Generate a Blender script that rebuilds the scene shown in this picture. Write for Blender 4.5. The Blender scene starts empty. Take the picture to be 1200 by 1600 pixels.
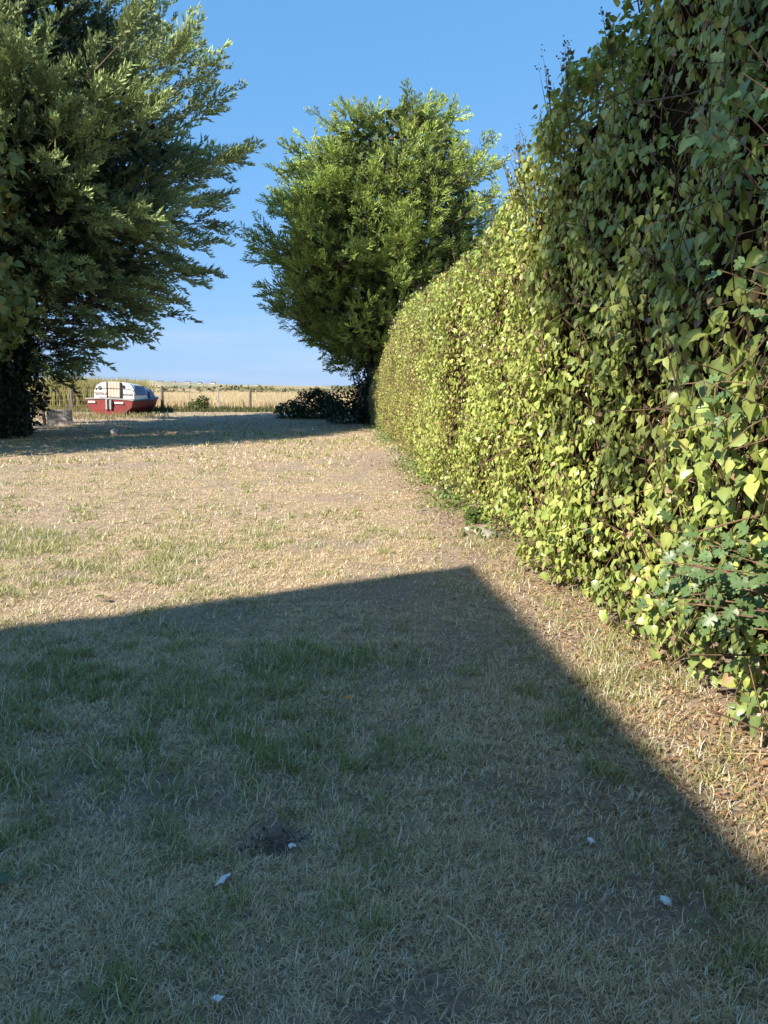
import bpy, bmesh, math, random
import numpy as np
from mathutils import Vector, Matrix

random.seed(7)
rng = np.random.default_rng(11)
R = math.radians
scene = bpy.context.scene
col = scene.collection

# ------------------------------------------------------------------ camera
FPX, CAMH, PITCH = 1180.0, 1.6, R(9.4)      # focal length in photo pixels (1200x1600)
cam_d = bpy.data.cameras.new('camera')
cam = bpy.data.objects.new('camera', cam_d); col.objects.link(cam)
cam.location = (0, 0, CAMH)
cam.rotation_euler = (R(90) - PITCH, 0, 0)
cam_d.sensor_fit = 'VERTICAL'; cam_d.sensor_height = 36.0
cam_d.lens = 36.0 * FPX / 1600.0
cam_d.clip_start = 0.05; cam_d.clip_end = 12000
scene.camera = cam

# ------------------------------------------------------------------ sky, sun, exposure
SUN_EL = R(36.0)
SUN_H = Vector((0.75, 0.66))              # horizontal direction the light travels
SUN_H.normalize()
world = bpy.data.worlds.new('World'); scene.world = world
world.use_nodes = True
wn = world.node_tree.nodes; wl = world.node_tree.links
wn.clear()
wo = wn.new('ShaderNodeOutputWorld'); bg = wn.new('ShaderNodeBackground')
sky = wn.new('ShaderNodeTexSky'); sky.sky_type = 'NISHITA'; sky.sun_disc = False
sky.sun_elevation = SUN_EL
sky.sun_rotation = math.atan2(-SUN_H.x, -SUN_H.y) % (2 * math.pi)
sky.altitude = 0; sky.air_density = 1.0; sky.dust_density = 0.25; sky.ozone_density = 2.6
bg.inputs['Strength'].default_value = 0.15
sep = wn.new('ShaderNodeSeparateColor'); cmb = wn.new('ShaderNodeCombineColor')
wl.new(sky.outputs[0], sep.inputs[0])
for ch, (gain, power) in enumerate(((0.44, 0.59), (1.00, 0.355), (1.64, 0.34))):    # one colour grade for the whole sky
    pw = wn.new('ShaderNodeMath'); pw.operation = 'POWER'; pw.inputs[1].default_value = power
    ml = wn.new('ShaderNodeMath'); ml.operation = 'MULTIPLY'; ml.inputs[1].default_value = gain
    wl.new(sep.outputs[ch], pw.inputs[0]); wl.new(pw.outputs[0], ml.inputs[0]); wl.new(ml.outputs[0], cmb.inputs[ch])
# thin pale cloud streaks low over the horizon
wtc = wn.new('ShaderNodeTexCoord'); wmp = wn.new('ShaderNodeMapping'); wmp.inputs['Scale'].default_value = (2.2, 2.2, 22)
wno = wn.new('ShaderNodeTexNoise'); wno.inputs['Scale'].default_value = 1.6; wno.inputs['Detail'].default_value = 6
wrp = wn.new('ShaderNodeValToRGB'); wrp.color_ramp.elements[0].position = .48; wrp.color_ramp.elements[1].position = .75
wsp = wn.new('ShaderNodeSeparateXYZ'); wbd = wn.new('ShaderNodeMapRange'); wbd.inputs[1].default_value = .02; wbd.inputs[2].default_value = .13; wbd.inputs[3].default_value = .55; wbd.inputs[4].default_value = 0.0
wmu = wn.new('ShaderNodeMath'); wmu.operation = 'MULTIPLY'
wmx = wn.new('ShaderNodeMix'); wmx.data_type = 'RGBA'; wmx.inputs[7].default_value = (2.0, 2.3, 3.1, 1)
wl.new(wtc.outputs['Generated'], wmp.inputs[0]); wl.new(wmp.outputs[0], wno.inputs['Vector']); wl.new(wno.outputs['Fac'], wrp.inputs[0])
wl.new(wtc.outputs['Generated'], wsp.inputs[0]); wl.new(wsp.outputs['Z'], wbd.inputs[0])
wl.new(wrp.outputs[0], wmu.inputs[0]); wl.new(wbd.outputs[0], wmu.inputs[1]); wl.new(wmu.outputs[0], wmx.inputs[0])
wl.new(cmb.outputs[0], wmx.inputs[6]); wl.new(wmx.outputs[2], bg.inputs['Color']); wl.new(bg.outputs[0], wo.inputs['Surface'])
sun_d = bpy.data.lights.new('sun', 'SUN'); sun_d.energy = 4.5; sun_d.angle = R(0.55)
sun_d.color = (1.0, 0.91, 0.79)
sun = bpy.data.objects.new('sun', sun_d); col.objects.link(sun)
ldir = Vector((SUN_H.x * math.cos(SUN_EL), SUN_H.y * math.cos(SUN_EL), -math.sin(SUN_EL)))
sun.rotation_euler = ldir.to_track_quat('-Z', 'Y').to_euler()
sun.location = (-20, -15, 30)
scene.view_settings.view_transform = 'Standard'
scene.view_settings.look = 'None'
scene.view_settings.gamma = 1.0
scene.view_settings.exposure = 1.2
scene.cycles.max_bounces = 12; scene.cycles.diffuse_bounces = 6; scene.cycles.transmission_bounces = 6

# ------------------------------------------------------------------ helpers
def at(px, py, Y):
    """photo pixel -> point on the vertical plane y=Y"""
    dx, dv = px - 600.0, 800.0 - py
    y = dv * math.sin(PITCH) + FPX * math.cos(PITCH)
    z = dv * math.cos(PITCH) - FPX * math.sin(PITCH)
    t = Y / y
    return Vector((dx * t, Y, CAMH + z * t))

def onground(px, py, h=0.0):
    dx, dv = px - 600.0, 800.0 - py
    y = dv * math.sin(PITCH) + FPX * math.cos(PITCH)
    z = dv * math.cos(PITCH) - FPX * math.sin(PITCH)
    t = (CAMH - h) / -z
    return Vector((dx * t, y * t, h))

def tag(o, label=None, cat=None, group=None, kind=None):
    if label: o['label'] = label
    if cat: o['category'] = cat
    if group: o['group'] = group
    if kind: o['kind'] = kind
    return o

def empty(name, loc=(0, 0, 0), rz=0.0):
    o = bpy.data.objects.new(name, None); col.objects.link(o)
    o.location = loc; o.rotation_euler = (0, 0, rz); o.empty_display_size = 0.2
    return o

def link(name, me, mats, parent=None):
    o = bpy.data.objects.new(name, me); col.objects.link(o)
    if mats is not None and len(me.materials) == 0:
        for m in (mats if isinstance(mats, (list, tuple)) else [mats]): me.materials.append(m)
    if parent: o.parent = parent
    return o

def np_mesh(name, V, F, C=None, smooth=False):
    """V (n,3), F (m,3 or 4), C (n,3) linear colour per vertex"""
    me = bpy.data.meshes.new(name)
    V = np.ascontiguousarray(V, np.float32); F = np.ascontiguousarray(F, np.int32)
    k = F.shape[1]
    me.vertices.add(len(V)); me.vertices.foreach_set('co', V.ravel())
    me.loops.add(F.size); me.loops.foreach_set('vertex_index', F.ravel())
    me.polygons.add(len(F))
    me.polygons.foreach_set('loop_start', np.arange(0, F.size, k, dtype=np.int32))
    if smooth: me.polygons.foreach_set('use_smooth', np.ones(len(F), bool))
    if C is not None:
        a = me.color_attributes.new('Col', 'FLOAT_COLOR', 'POINT')
        c4 = np.ones((len(V), 4), np.float32); c4[:, :3] = C
        a.data.foreach_set('color', c4.ravel())
    me.update(calc_edges=True); me.validate()
    return me

def rib(TV): return np.where(np.abs(TV[:, 0]) < 1e-6, 1.14, .93)
def stamp(TV, TF, P, M, C, TC=None):
    """copies of template (TV,TF) at P (n,3) with matrices M (n,3,3; columns = local axes); C (n,3)"""
    n, v = len(P), len(TV)
    V = np.einsum('nij,vj->nvi', M, TV) + P[:, None, :]
    F = (TF[None] + (np.arange(n) * v)[:, None, None]).reshape(-1, TF.shape[1])
    CC = np.repeat(C[:, None, :], v, 1)
    if TC is not None: CC = CC * TC[None, :, None]
    return V.reshape(-1, 3), F, CC.reshape(-1, 3)

def merge(parts):
    Vs, Fs, Cs, o = [], [], [], 0
    for V, F, C in parts:
        Vs.append(V); Fs.append(F + o); Cs.append(C); o += len(V)
    return np.vstack(Vs), np.vstack(Fs), np.vstack(Cs)

def norm(a): return a / np.maximum(np.linalg.norm(a, axis=-1, keepdims=True), 1e-9)

def frames(Yax, Nrm):
    """local y along Yax, local z near Nrm"""
    y = norm(Yax); x = norm(np.cross(y, Nrm)); z = np.cross(x, y)
    return np.stack([x, y, z], -1)

def _h(ix, iy, s):
    h = (ix.astype(np.int64) * 374761393 + iy.astype(np.int64) * 668265263 + s * 1442695041) & 0x7fffffff
    h = ((h ^ (h >> 13)) * 1274126177) & 0x7fffffff
    return ((h ^ (h >> 16)) & 0xffff) / 65535.0
def vnoise(x, y, s=0):
    x = np.asarray(x, float); y = np.asarray(y, float)
    ix, iy = np.floor(x), np.floor(y); fx, fy = x - ix, y - iy
    fx = fx * fx * (3 - 2 * fx); fy = fy * fy * (3 - 2 * fy)
    a, b = _h(ix, iy, s), _h(ix + 1, iy, s); c, d = _h(ix, iy + 1, s), _h(ix + 1, iy + 1, s)
    return (a * (1 - fx) + b * fx) * (1 - fy) + (c * (1 - fx) + d * fx) * fy
def fbm(x, y, s=0, o=4):
    t, a, w = 0, 0.5, 0
    for i in range(o):
        t = t + a * vnoise(x * 2 ** i, y * 2 ** i, s + i * 17); w += a; a *= 0.55
    return t / w
def sstep(a, b, x):
    t = np.clip((x - a) / (b - a), 0, 1); return t * t * (3 - 2 * t)
def lerp(a, b, t): return np.asarray(a) * (1 - t[..., None]) + np.asarray(b) * t[..., None]

# ------------------------------------------------------------------ materials
def new_mat(name):
    m = bpy.data.materials.new(name); m.use_nodes = True
    nt = m.node_tree; b = nt.nodes['Principled BSDF']
    return m, nt, b

def mat_leaf(name, rough=0.5, trans=0.3, spec=0.35, tint=(1, 1, 1)):
    m, nt, b = new_mat(name)
    at_ = nt.nodes.new('ShaderNodeVertexColor'); at_.layer_name = 'Col'
    b.inputs['Roughness'].default_value = rough
    b.inputs['Specular IOR Level'].default_value = spec
    nt.links.new(at_.outputs[0], b.inputs['Base Color'])
    if trans > 0:
        tr = nt.nodes.new('ShaderNodeBsdfTranslucent'); mx = nt.nodes.new('ShaderNodeMixShader')
        mul = nt.nodes.new('ShaderNodeMix'); mul.data_type = 'RGBA'; mul.blend_type = 'MULTIPLY'
        mul.inputs[0].default_value = 1.0; mul.inputs[7].default_value = (*tint, 1)
        nt.links.new(at_.outputs[0], mul.inputs[6]); nt.links.new(mul.outputs[2], tr.inputs['Color'])
        mx.inputs[0].default_value = trans
        nt.links.new(b.outputs[0], mx.inputs[1]); nt.links.new(tr.outputs[0], mx.inputs[2])
        nt.links.new(mx.outputs[0], nt.nodes['Material Output'].inputs['Surface'])
    return m

def mat_noise(name, c1, c2, scale=8, rough=0.8, bump=0.3, detail=6, spec=0.3, c3=None, scale2=1.5, dist=0.02, stretch=(1, 1, 1)):
    m, nt, b = new_mat(name); N, L = nt.nodes, nt.links
    tc = N.new('ShaderNodeTexCoord'); mp = N.new('ShaderNodeMapping'); mp.inputs['Scale'].default_value = stretch
    L.new(tc.outputs['Object'], mp.inputs[0])
    n1 = N.new('ShaderNodeTexNoise'); n1.inputs['Scale'].default_value = scale; n1.inputs['Detail'].default_value = detail
    n1.inputs['Roughness'].default_value = 0.65
    L.new(mp.outputs[0], n1.inputs['Vector'])
    r = N.new('ShaderNodeValToRGB'); r.color_ramp.elements[0].position = 0.36; r.color_ramp.elements[1].position = 0.64
    r.color_ramp.elements[0].color = (*c1, 1); r.color_ramp.elements[1].color = (*c2, 1)
    L.new(n1.outputs['Fac'], r.inputs[0]); out = r.outputs[0]
    if c3:
        n2 = N.new('ShaderNodeTexNoise'); n2.inputs['Scale'].default_value = scale2; n2.inputs['Detail'].default_value = 5
        L.new(mp.outputs[0], n2.inputs['Vector'])
        r2 = N.new('ShaderNodeValToRGB'); r2.color_ramp.elements[0].position = 0.5; r2.color_ramp.elements[1].position = 0.68
        L.new(n2.outputs['Fac'], r2.inputs[0])
        mx = N.new('ShaderNodeMix'); mx.data_type = 'RGBA'; mx.inputs[7].default_value = (*c3, 1)
        L.new(r2.outputs[0], mx.inputs[0]); L.new(out, mx.inputs[6]); out = mx.outputs[2]
    L.new(out, b.inputs['Base Color'])
    b.inputs['Roughness'].default_value = rough; b.inputs['Specular IOR Level'].default_value = spec
    if bump:
        bp = N.new('ShaderNodeBump'); bp.inputs['Strength'].default_value = bump; bp.inputs['Distance'].default_value = dist
        L.new(n1.outputs['Fac'], bp.inputs['Height']); L.new(bp.outputs[0], b.inputs['Normal'])
    return m

M = {}
M['hedge_leaf'] = mat_leaf('hedge_leaf', 0.36, 0.26, 0.5, (1.1, 1.1, 0.6))
M['maple_leaf'] = mat_leaf('maple_leaf', 0.4, 0.22, 0.45)
M['cypress'] = mat_leaf('cypress_foliage', 0.6, 0.16, 0.25)
M['broad'] = mat_leaf('broadleaf', 0.5, 0.3, 0.35)
M['grass'] = mat_leaf('grass_blades', 0.6, 0.25, 0.2)
M['litter'] = mat_leaf('leaf_litter', 0.75, 0.1, 0.15)
M['dry'] = mat_leaf('dry_field_grass', 0.8, 0.25, 0.1)
M['bark'] = mat_noise('bark', (0.07, 0.05, 0.04), (0.16, 0.12, 0.09), 12, 0.9, 0.8, stretch=(1, 1, 0.2))
M['stem'] = mat_noise('hedge_stem', (0.11, 0.065, 0.04), (0.24, 0.15, 0.09), 30, 0.8, 0.3)
M['core'] = mat_noise('hedge_inner_shade', (0.012, 0.010, 0.006), (0.05, 0.035, 0.02), 40, 1.0, 0.8, spec=0.0)  # shade inside the hedge put into the colour
M['stone'] = mat_noise('stone', (0.32, 0.30, 0.28), (0.48, 0.45, 0.42), 14, 0.85, 0.4, c3=(0.26, 0.25, 0.22), scale2=5)
M['concrete'] = mat_noise('concrete', (0.30, 0.27, 0.23), (0.42, 0.37, 0.31), 20, 0.9, 0.3, c3=(0.24, 0.22, 0.19), scale2=4)
M['chalk'] = mat_noise('white_scrap', (0.62, 0.63, 0.64), (0.8, 0.81, 0.82), 20, 0.6, 0.2)
M['soil'] = mat_noise('dark_soil', (0.07, 0.052, 0.04), (0.17, 0.13, 0.10), 40, 1.0, 1.0, dist=0.01)
M['post'] = mat_noise('weathered_post', (0.10, 0.08, 0.065), (0.24, 0.19, 0.15), 14, 0.9, 0.5, stretch=(1, 1, 0.15))
M['wire'] = mat_noise('galvanised_wire', (0.25, 0.25, 0.25), (0.4, 0.4, 0.4), 20, 0.5, 0)
M['board'] = mat_noise('grey_board', (0.24, 0.22, 0.2), (0.36, 0.33, 0.3), 6, 0.9, 0.3, stretch=(1, 1, 0.2))
M['straw'] = mat_noise('straw', (0.42, 0.34, 0.2), (0.6, 0.5, 0.32), 30, 0.7, 0)
M['flower'] = mat_noise('orange_petal', (0.5, 0.22, 0.04), (0.65, 0.32, 0.06), 60, 0.6, 0)
M['hull'] = mat_noise('red_hull_paint', (0.14, 0.012, 0.010), (0.22, 0.022, 0.018), 3, 0.5, 0.05, c3=(0.12, 0.035, 0.025), scale2=1.6)
M['keelpaint'] = mat_noise('faded_antifoul', (0.10, 0.03, 0.024), (0.17, 0.05, 0.04), 5, 0.8, 0.1)
M['white'] = mat_noise('white_gelcoat', (0.66, 0.65, 0.61), (0.8, 0.79, 0.75), 4, 0.4, 0.02, c3=(0.55, 0.52, 0.46), scale2=2.5)
M['deck'] = mat_noise('grey_deck', (0.26, 0.25, 0.25), (0.36, 0.35, 0.34), 9, 0.7, 0.1)
M['ply'] = mat_noise('plywood_board', (0.46, 0.38, 0.31), (0.58, 0.49, 0.41), 7, 0.8, 0.1, stretch=(3, 3, 0.25))
M['dark'] = mat_noise('dark_trim', (0.015, 0.015, 0.016), (0.04, 0.04, 0.04), 12, 0.5, 0)
M['print'] = mat_noise('dark_lettered_strip', (0.02, 0.018, 0.018), (0.45, 0.42, 0.40), 26, 0.6, 0, detail=2)
M['sky_blue'] = mat_noise('sky_reflection_blue', (0.05, 0.11, 0.24), (0.09, 0.18, 0.36), 5, 0.6, 0.3)  # sky mirrored in the boat windows, painted as base colour
M['steel'] = mat_noise('dull_steel', (0.3, 0.3, 0.31), (0.45, 0.45, 0.46), 12, 0.4, 0)
M['render'] = mat_noise('white_render', (0.74, 0.72, 0.68), (0.82, 0.80, 0.76), 25, 0.9, 0.2)
M['roof'] = mat_noise('roof_slate', (0.10, 0.10, 0.11), (0.17, 0.16, 0.17), 9, 0.8, 0.3)
M['glass'] = mat_noise('window_glass', (0.02, 0.025, 0.03), (0.03, 0.035, 0.04), 3, 0.1, 0, spec=0.6)
M['farwall'] = mat_noise('distant_white_wall', (0.42, 0.42, 0.41), (0.52, 0.52, 0.5), 0.2, 0.9, 0)
M['farroof'] = mat_noise('distant_roof', (0.12, 0.12, 0.14), (0.2, 0.17, 0.17), 0.2, 0.9, 0)
M['hill'] = mat_noise('distant_hill', (0.22, 0.21, 0.14), (0.42, 0.35, 0.21), 0.02, 1.0, 0, c3=(0.13, 0.16, 0.11), scale2=0.012)

# ------------------------------------------------------------------ ground
HOLE = onground(432, 1318)
def gz(x, y):
    x = np.asarray(x, float); y = np.asarray(y, float)
    z = np.interp(y, [-1e4, 24, 32, 40, 45, 52, 70, 200, 1e5], [0, 0, .05, .16, .29, .2, .05, 0, 0])
    w = 1 - sstep(25, 45, y)
    z = z + (fbm(x * 0.8, y * 0.8, 5, 3) - .5) * 0.05 * w + (fbm(x * 5, y * 5, 9, 2) - .5) * 0.018 * (1 - sstep(6, 14, y))
    r = np.hypot((x - HOLE.x), (y - HOLE.y) * 0.8)
    z = z - 0.07 * (1 - sstep(0.01, 0.09, r))
    z = z + np.where(y > 150, (fbm(x / 90, y / 90, 31, 3) - 0.42) * np.clip((y - 150) / 150, 0, 1.0) * 5.0, 0)
    return z
HX = ([-6, 2, 3.6, 4.3, 6.5, 10.2, 18, 26, 33], [1.95, 1.66, 1.56, 1.50, 1.28, 0.90, 0.42, -0.10, -0.55])
def hedge_x(y): return np.interp(y, *HX)

def bare_mask(x, y):
    """0 = turf, 1 = bare earth"""
    def blob(c, rx, ry, s=0.35):
        d = np.hypot((x - c.x) / rx, (y - c.y) / ry) + (fbm(x * 4, y * 4, 77, 3) - .5) * 1.2
        return 1 - sstep(1 - s, 1 + s, d)
    b = blob(HOLE, .13, .12)
    for (px, py, rx, ry) in ((710, 872, .35, .55), (600, 930, .3, .3), (350, 965, .35, .3), (690, 805, .35, .8), (1150, 1310, .3, .3),
                             (1010, 1400, .25, .18), (520, 850, .5, .4), (660, 1580, .22, .12), (330, 960, .3, .25), (610, 720, 1.2, 2.5)):
        b = np.maximum(b, 0.75 * blob(onground(px, py), rx, ry))
    d = hedge_x(y) - x                       # earth strip along the hedge foot
    b = np.maximum(b, 0.62 * (1 - sstep(0.1, 0.75, d + (fbm(x * 2, y * 2, 3, 3) - .5) * 1.0)) * (1 - sstep(14, 24, y) * .5))
    b = np.maximum(b, 0.55 * sstep(26, 33, y) * sstep(.3, .6, fbm(x * .3, y * .3, 44, 3)))
    b = np.maximum(b, 0.7 * sstep(.56, .72, fbm(x * 1.1, y * 1.1, 55, 4)))
    return np.clip(b, 0, 1)

def build_ground():
    xs = np.concatenate([-np.geomspace(3, 4000, 60)[::-1], np.arange(-2.94, 2.95, .06), np.geomspace(3, 4000, 60)])
    ys = np.concatenate([[-60, -30, -15, -8, -4, -2, -1, 0, .5], np.arange(1, 6, .06), np.geomspace(6, 60, 90), np.geomspace(62, 6000, 60)])
    X, Y = np.meshgrid(xs, ys); x, y = X.ravel(), Y.ravel()
    z = gz(x, y)
    nx = len(xs); i = np.arange(len(ys) - 1)[:, None] * nx + np.arange(nx - 1)[None]
    i = i.ravel(); F = np.stack([i, i + 1, i + nx + 1, i + nx], 1)
    V = np.stack([x, y, z], 1)
    C = np.stack([bare_mask(x, y), sstep(45, 47, y), np.clip(1.5 - np.hypot((x - HOLE.x), (y - HOLE.y)) / .06, 0, .85)], 1)
    me = np_mesh('ground', V, F, C, True)
    m, nt, b = new_mat('lawn_and_field'); N, L = nt.nodes, nt.links
    vc = N.new('ShaderNodeVertexColor'); vc.layer_name = 'Col'
    sp = N.new('ShaderNodeSeparateColor'); L.new(vc.outputs[0], sp.inputs[0])
    tc = N.new('ShaderNodeTexCoord')
    def noise(s, d=6, r=.6):
        n = N.new('ShaderNodeTexNoise'); n.inputs['Scale'].default_value = s; n.inputs['Detail'].default_value = d
        n.inputs['Roughness'].default_value = r; L.new(tc.outputs['Object'], n.inputs['Vector']); return n.outputs['Fac']
    def ramp(f, c1, c2, p1=.38, p2=.62):
        r = N.new('ShaderNodeValToRGB'); e = r.color_ramp.elements
        e[0].position, e[1].position = p1, p2; e[0].color = (*c1, 1); e[1].color = (*c2, 1); L.new(f, r.inputs[0]); return r.outputs[0]
    def mix(f, a, c):
        x = N.new('ShaderNodeMix'); x.data_type = 'RGBA'; L.new(f, x.inputs[0]); L.new(a, x.inputs[6]); L.new(c, x.inputs[7]); return x.outputs[2]
    thatch = ramp(noise(55, 8, .75), (0.11, 0.08, 0.055), (0.60, 0.455, 0.31))
    thatch2 = ramp(noise(9, 6), (0.40, 0.30, 0.195), (0.66, 0.50, 0.345))
    lawn = mix(ramp(noise(3.0, 4), (.3,) * 3, (.7,) * 3), thatch, thatch2)
    earth = ramp(noise(30, 8, .7), (0.24, 0.185, 0.145), (0.46, 0.36, 0.285))
    lawn = mix(sp.outputs[0], lawn, earth)
    darksoil = ramp(noise(60, 6), (.05, .038, .03), (.17, .13, .11))
    lawn = mix(sp.outputs[2], lawn, darksoil)
    field = mix(ramp(noise(.02, 5), (0,) * 3, (1,) * 3, .45, .62), ramp(noise(.4, 6), (.34, .25, .13), (.48, .37, .21)), ramp(noise(.1, 6), (.17, .17, .08), (.36, .29, .15)))
    L.new(mix(sp.outputs[1], lawn, field), b.inputs['Base Color'])
    b.inputs['Roughness'].default_value = .95; b.inputs['Specular IOR Level'].default_value = .1
    bp = N.new('ShaderNodeBump'); bp.inputs['Strength'].default_value = .9; bp.inputs['Distance'].default_value = .04
    L.new(noise(45, 6, .7), bp.inputs['Height']); L.new(bp.outputs[0], b.inputs['Normal'])
    tag(link('ground', me, m), kind='structure')
build_ground()

# ------------------------------------------------------------------ house whose wall corner throws the near shadow
def build_house():
    APEX = Vector((0.82, 6.73)); h0 = 9.0; L = h0 / math.tan(SUN_EL)
    c = APEX - SUN_H * L
    u = Vector((0.483, -0.876)); back = Vector((-0.876, -0.483))     # wall facing the lawn runs along u
    n_, dep, sl = 11.0, 10.0, 0.340
    root = empty('house', (c.x, c.y, 0))
    tag(root, 'white rendered house with a low sloping slate roof beside the lawn', 'house')
    def P(s, d, z): p = u * s + back * d; return (p.x, p.y, z)
    def prism(name, pts, zf, zt, m):
        bm = bmesh.new(); a = [bm.verts.new(P(s, d, zf(s, d))) for s, d in pts]; b = [bm.verts.new(P(s, d, zt(s, d))) for s, d in pts]
        k = len(pts); bm.faces.new(a[::-1]); bm.faces.new(b)
        for i in range(k): bm.faces.new((a[i], a[(i + 1) % k], b[(i + 1) % k], b[i]))
        bmesh.ops.recalc_face_normals(bm, faces=bm.faces)
        me = bpy.data.meshes.new(name); bm.to_mesh(me); bm.free(); return link(name, me, m, root)
    top = lambda s, d: h0 - sl * s
    prism('wall', [(0.04, .04), (n_, .04), (n_, dep), (0.04, dep)], lambda s, d: -.2, lambda s, d: top(s, d) - .12, M['render'])
    prism('roof', [(0, 0), (n_ + .2, 0), (n_ + .2, dep + .15), (0, dep + .15)], lambda s, d: top(s, d) - .118, top, M['roof'])
    for s0 in (1.2, 6.4):
        w = prism('window', [(s0, -.02), (s0 + 1.3, -.02), (s0 + 1.3, .06), (s0, .06)], lambda s, d: .95, lambda s, d: 2.0, M['white'])
        for k in range(2):
            a = s0 + .06 + k * .62
            g = prism('pane', [(a, -.03), (a + .56, -.03), (a + .56, 0), (a, 0)], lambda s, d: 1.02, lambda s, d: 1.93, M['glass'])
            g.parent = w
    d_ = prism('door', [(3.9, -.03), (4.9, -.03), (4.9, .06), (3.9, .06)], lambda s, d: .0, lambda s, d: 2.05, M['post'])
    g = prism('handle', [(4.76, -.08), (4.82, -.08), (4.82, -.02), (4.76, -.02)], lambda s, d: 1.0, lambda s, d: 1.14, M['steel']); g.parent = d_
build_house()

# ------------------------------------------------------------------ leaves: templates
def leaf_template(rows, fold=.22, curl=.25):
    """rows: (y, halfwidth); unit length"""
    V, F = [], []; idx = []
    for y, w in rows:
        z = -curl * y * y
        if w < 1e-4: V.append((0, y, z)); idx.append((len(V) - 1,))
        else:
            V += [(-w, y, z + fold * w), (0, y, z), (w, y, z + fold * w)]; k = len(V); idx.append((k - 3, k - 2, k - 1))
    for a, b in zip(idx, idx[1:]):
        if len(a) == 1: F += [(a[0], b[1], b[0]), (a[0], b[2], b[1])]
        elif len(b) == 1: F += [(a[0], a[1], b[0]), (a[1], a[2], b[0])]
        else: F += [(a[0], a[1], b[1]), (a[0], b[1], b[0]), (a[1], a[2], b[2]), (a[1], b[2], b[1])]
    return np.array(V, float), np.array(F)
LEAF_HI = leaf_template([(0, 0), (.06, .26), (.25, .40), (.5, .38), (.76, .21), (.92, .06), (1, 0)])
LEAF_MID = leaf_template([(0, 0), (.2, .38), (.6, .32), (1, 0)])
LEAF_LO = leaf_template([(0, 0), (.38, .40), (1, 0)])

def lobed_template():
    pts = [(0, 0), (.05, .05), (.30, .12), (.36, .25), (.22, .30), (.40, .48), (.42, .62), (.28, .60), (.20, .62), (.26, .84), (.12, .84), (0, 1.0)]
    out = pts + [(-x, y) for x, y in pts[-2:0:-1]]
    V = [(0, .45, 0)] + [(x, y, .18 * abs(x) - .18 * y * y) for x, y in out]
    k = len(out); F = [(0, 1 + i, 1 + (i + 1) % k) for i in range(k)]
    return np.array(V, float), np.array(F)[:, ::-1]
LEAF_LOBED = lobed_template()

def hedge_h(y):
    b = np.interp(y, [-6, 2, 4.7, 5.2, 5.6, 6.2, 7.3, 7.9, 9.3, 9.8, 12, 15.5, 19, 22, 25, 27, 30, 32.6],
                  [5.3, 5.3, 5.2, 4.9, 4.3, 4.1, 4.05, 3.8, 3.45, 3.3, 3.35, 3.45, 3.35, 3.05, 2.7, 2.4, 2.0, 1.5])
    return b + (fbm(y * 1.7, y * 0 + 3, 21, 3) - .5) * .3

def hedge_surface(y, s):
    """s in 0..1 runs up the face, over the shoulder and back across the top -> point, outward normal"""
    H = hedge_h(y); x0 = hedge_x(y); Rr = .32
    Lf, La, Lt = H - Rr, Rr * math.pi / 2, 0.9
    T = Lf + La + Lt; q = s * T
    z = np.where(q < Lf, q, 0.0); xo = np.zeros_like(q); nx = -np.ones_like(q); nz = np.zeros_like(q)
    onarc = (q >= Lf) & (q < Lf + La); a = np.clip((q - Lf) / Rr, 0, math.pi / 2)
    z = np.where(onarc, H - Rr + Rr * np.sin(a), z); xo = np.where(onarc, Rr * (1 - np.cos(a)), xo)
    nx = np.where(onarc, -np.cos(a), nx); nz = np.where(onarc, np.sin(a), nz)
    ontop = q >= Lf + La
    z = np.where(ontop, H, z); xo = np.where(ontop, Rr + q - Lf - La, xo); nx = np.where(ontop, 0, nx); nz = np.where(ontop, 1, nz)
    bulge = (fbm(y * 1.1, z * 1.3, 61, 3) - .5) * .55 + (fbm(y * 4, z * 4, 71, 2) - .5) * .22
    under = .14 * (1 - sstep(0.05, .6, z)) * (1 - sstep(9, 16, y) * .7) + .18 * sstep(2.0, 3.4, z) * (1 - sstep(8, 14, y))
    off = -bulge + under
    P = np.stack([x0 + xo + off * np.abs(nx), y, z - off * nz * .7], -1)
    return P, np.stack([nx, np.zeros_like(nx) - .07, nz], -1), T

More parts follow.
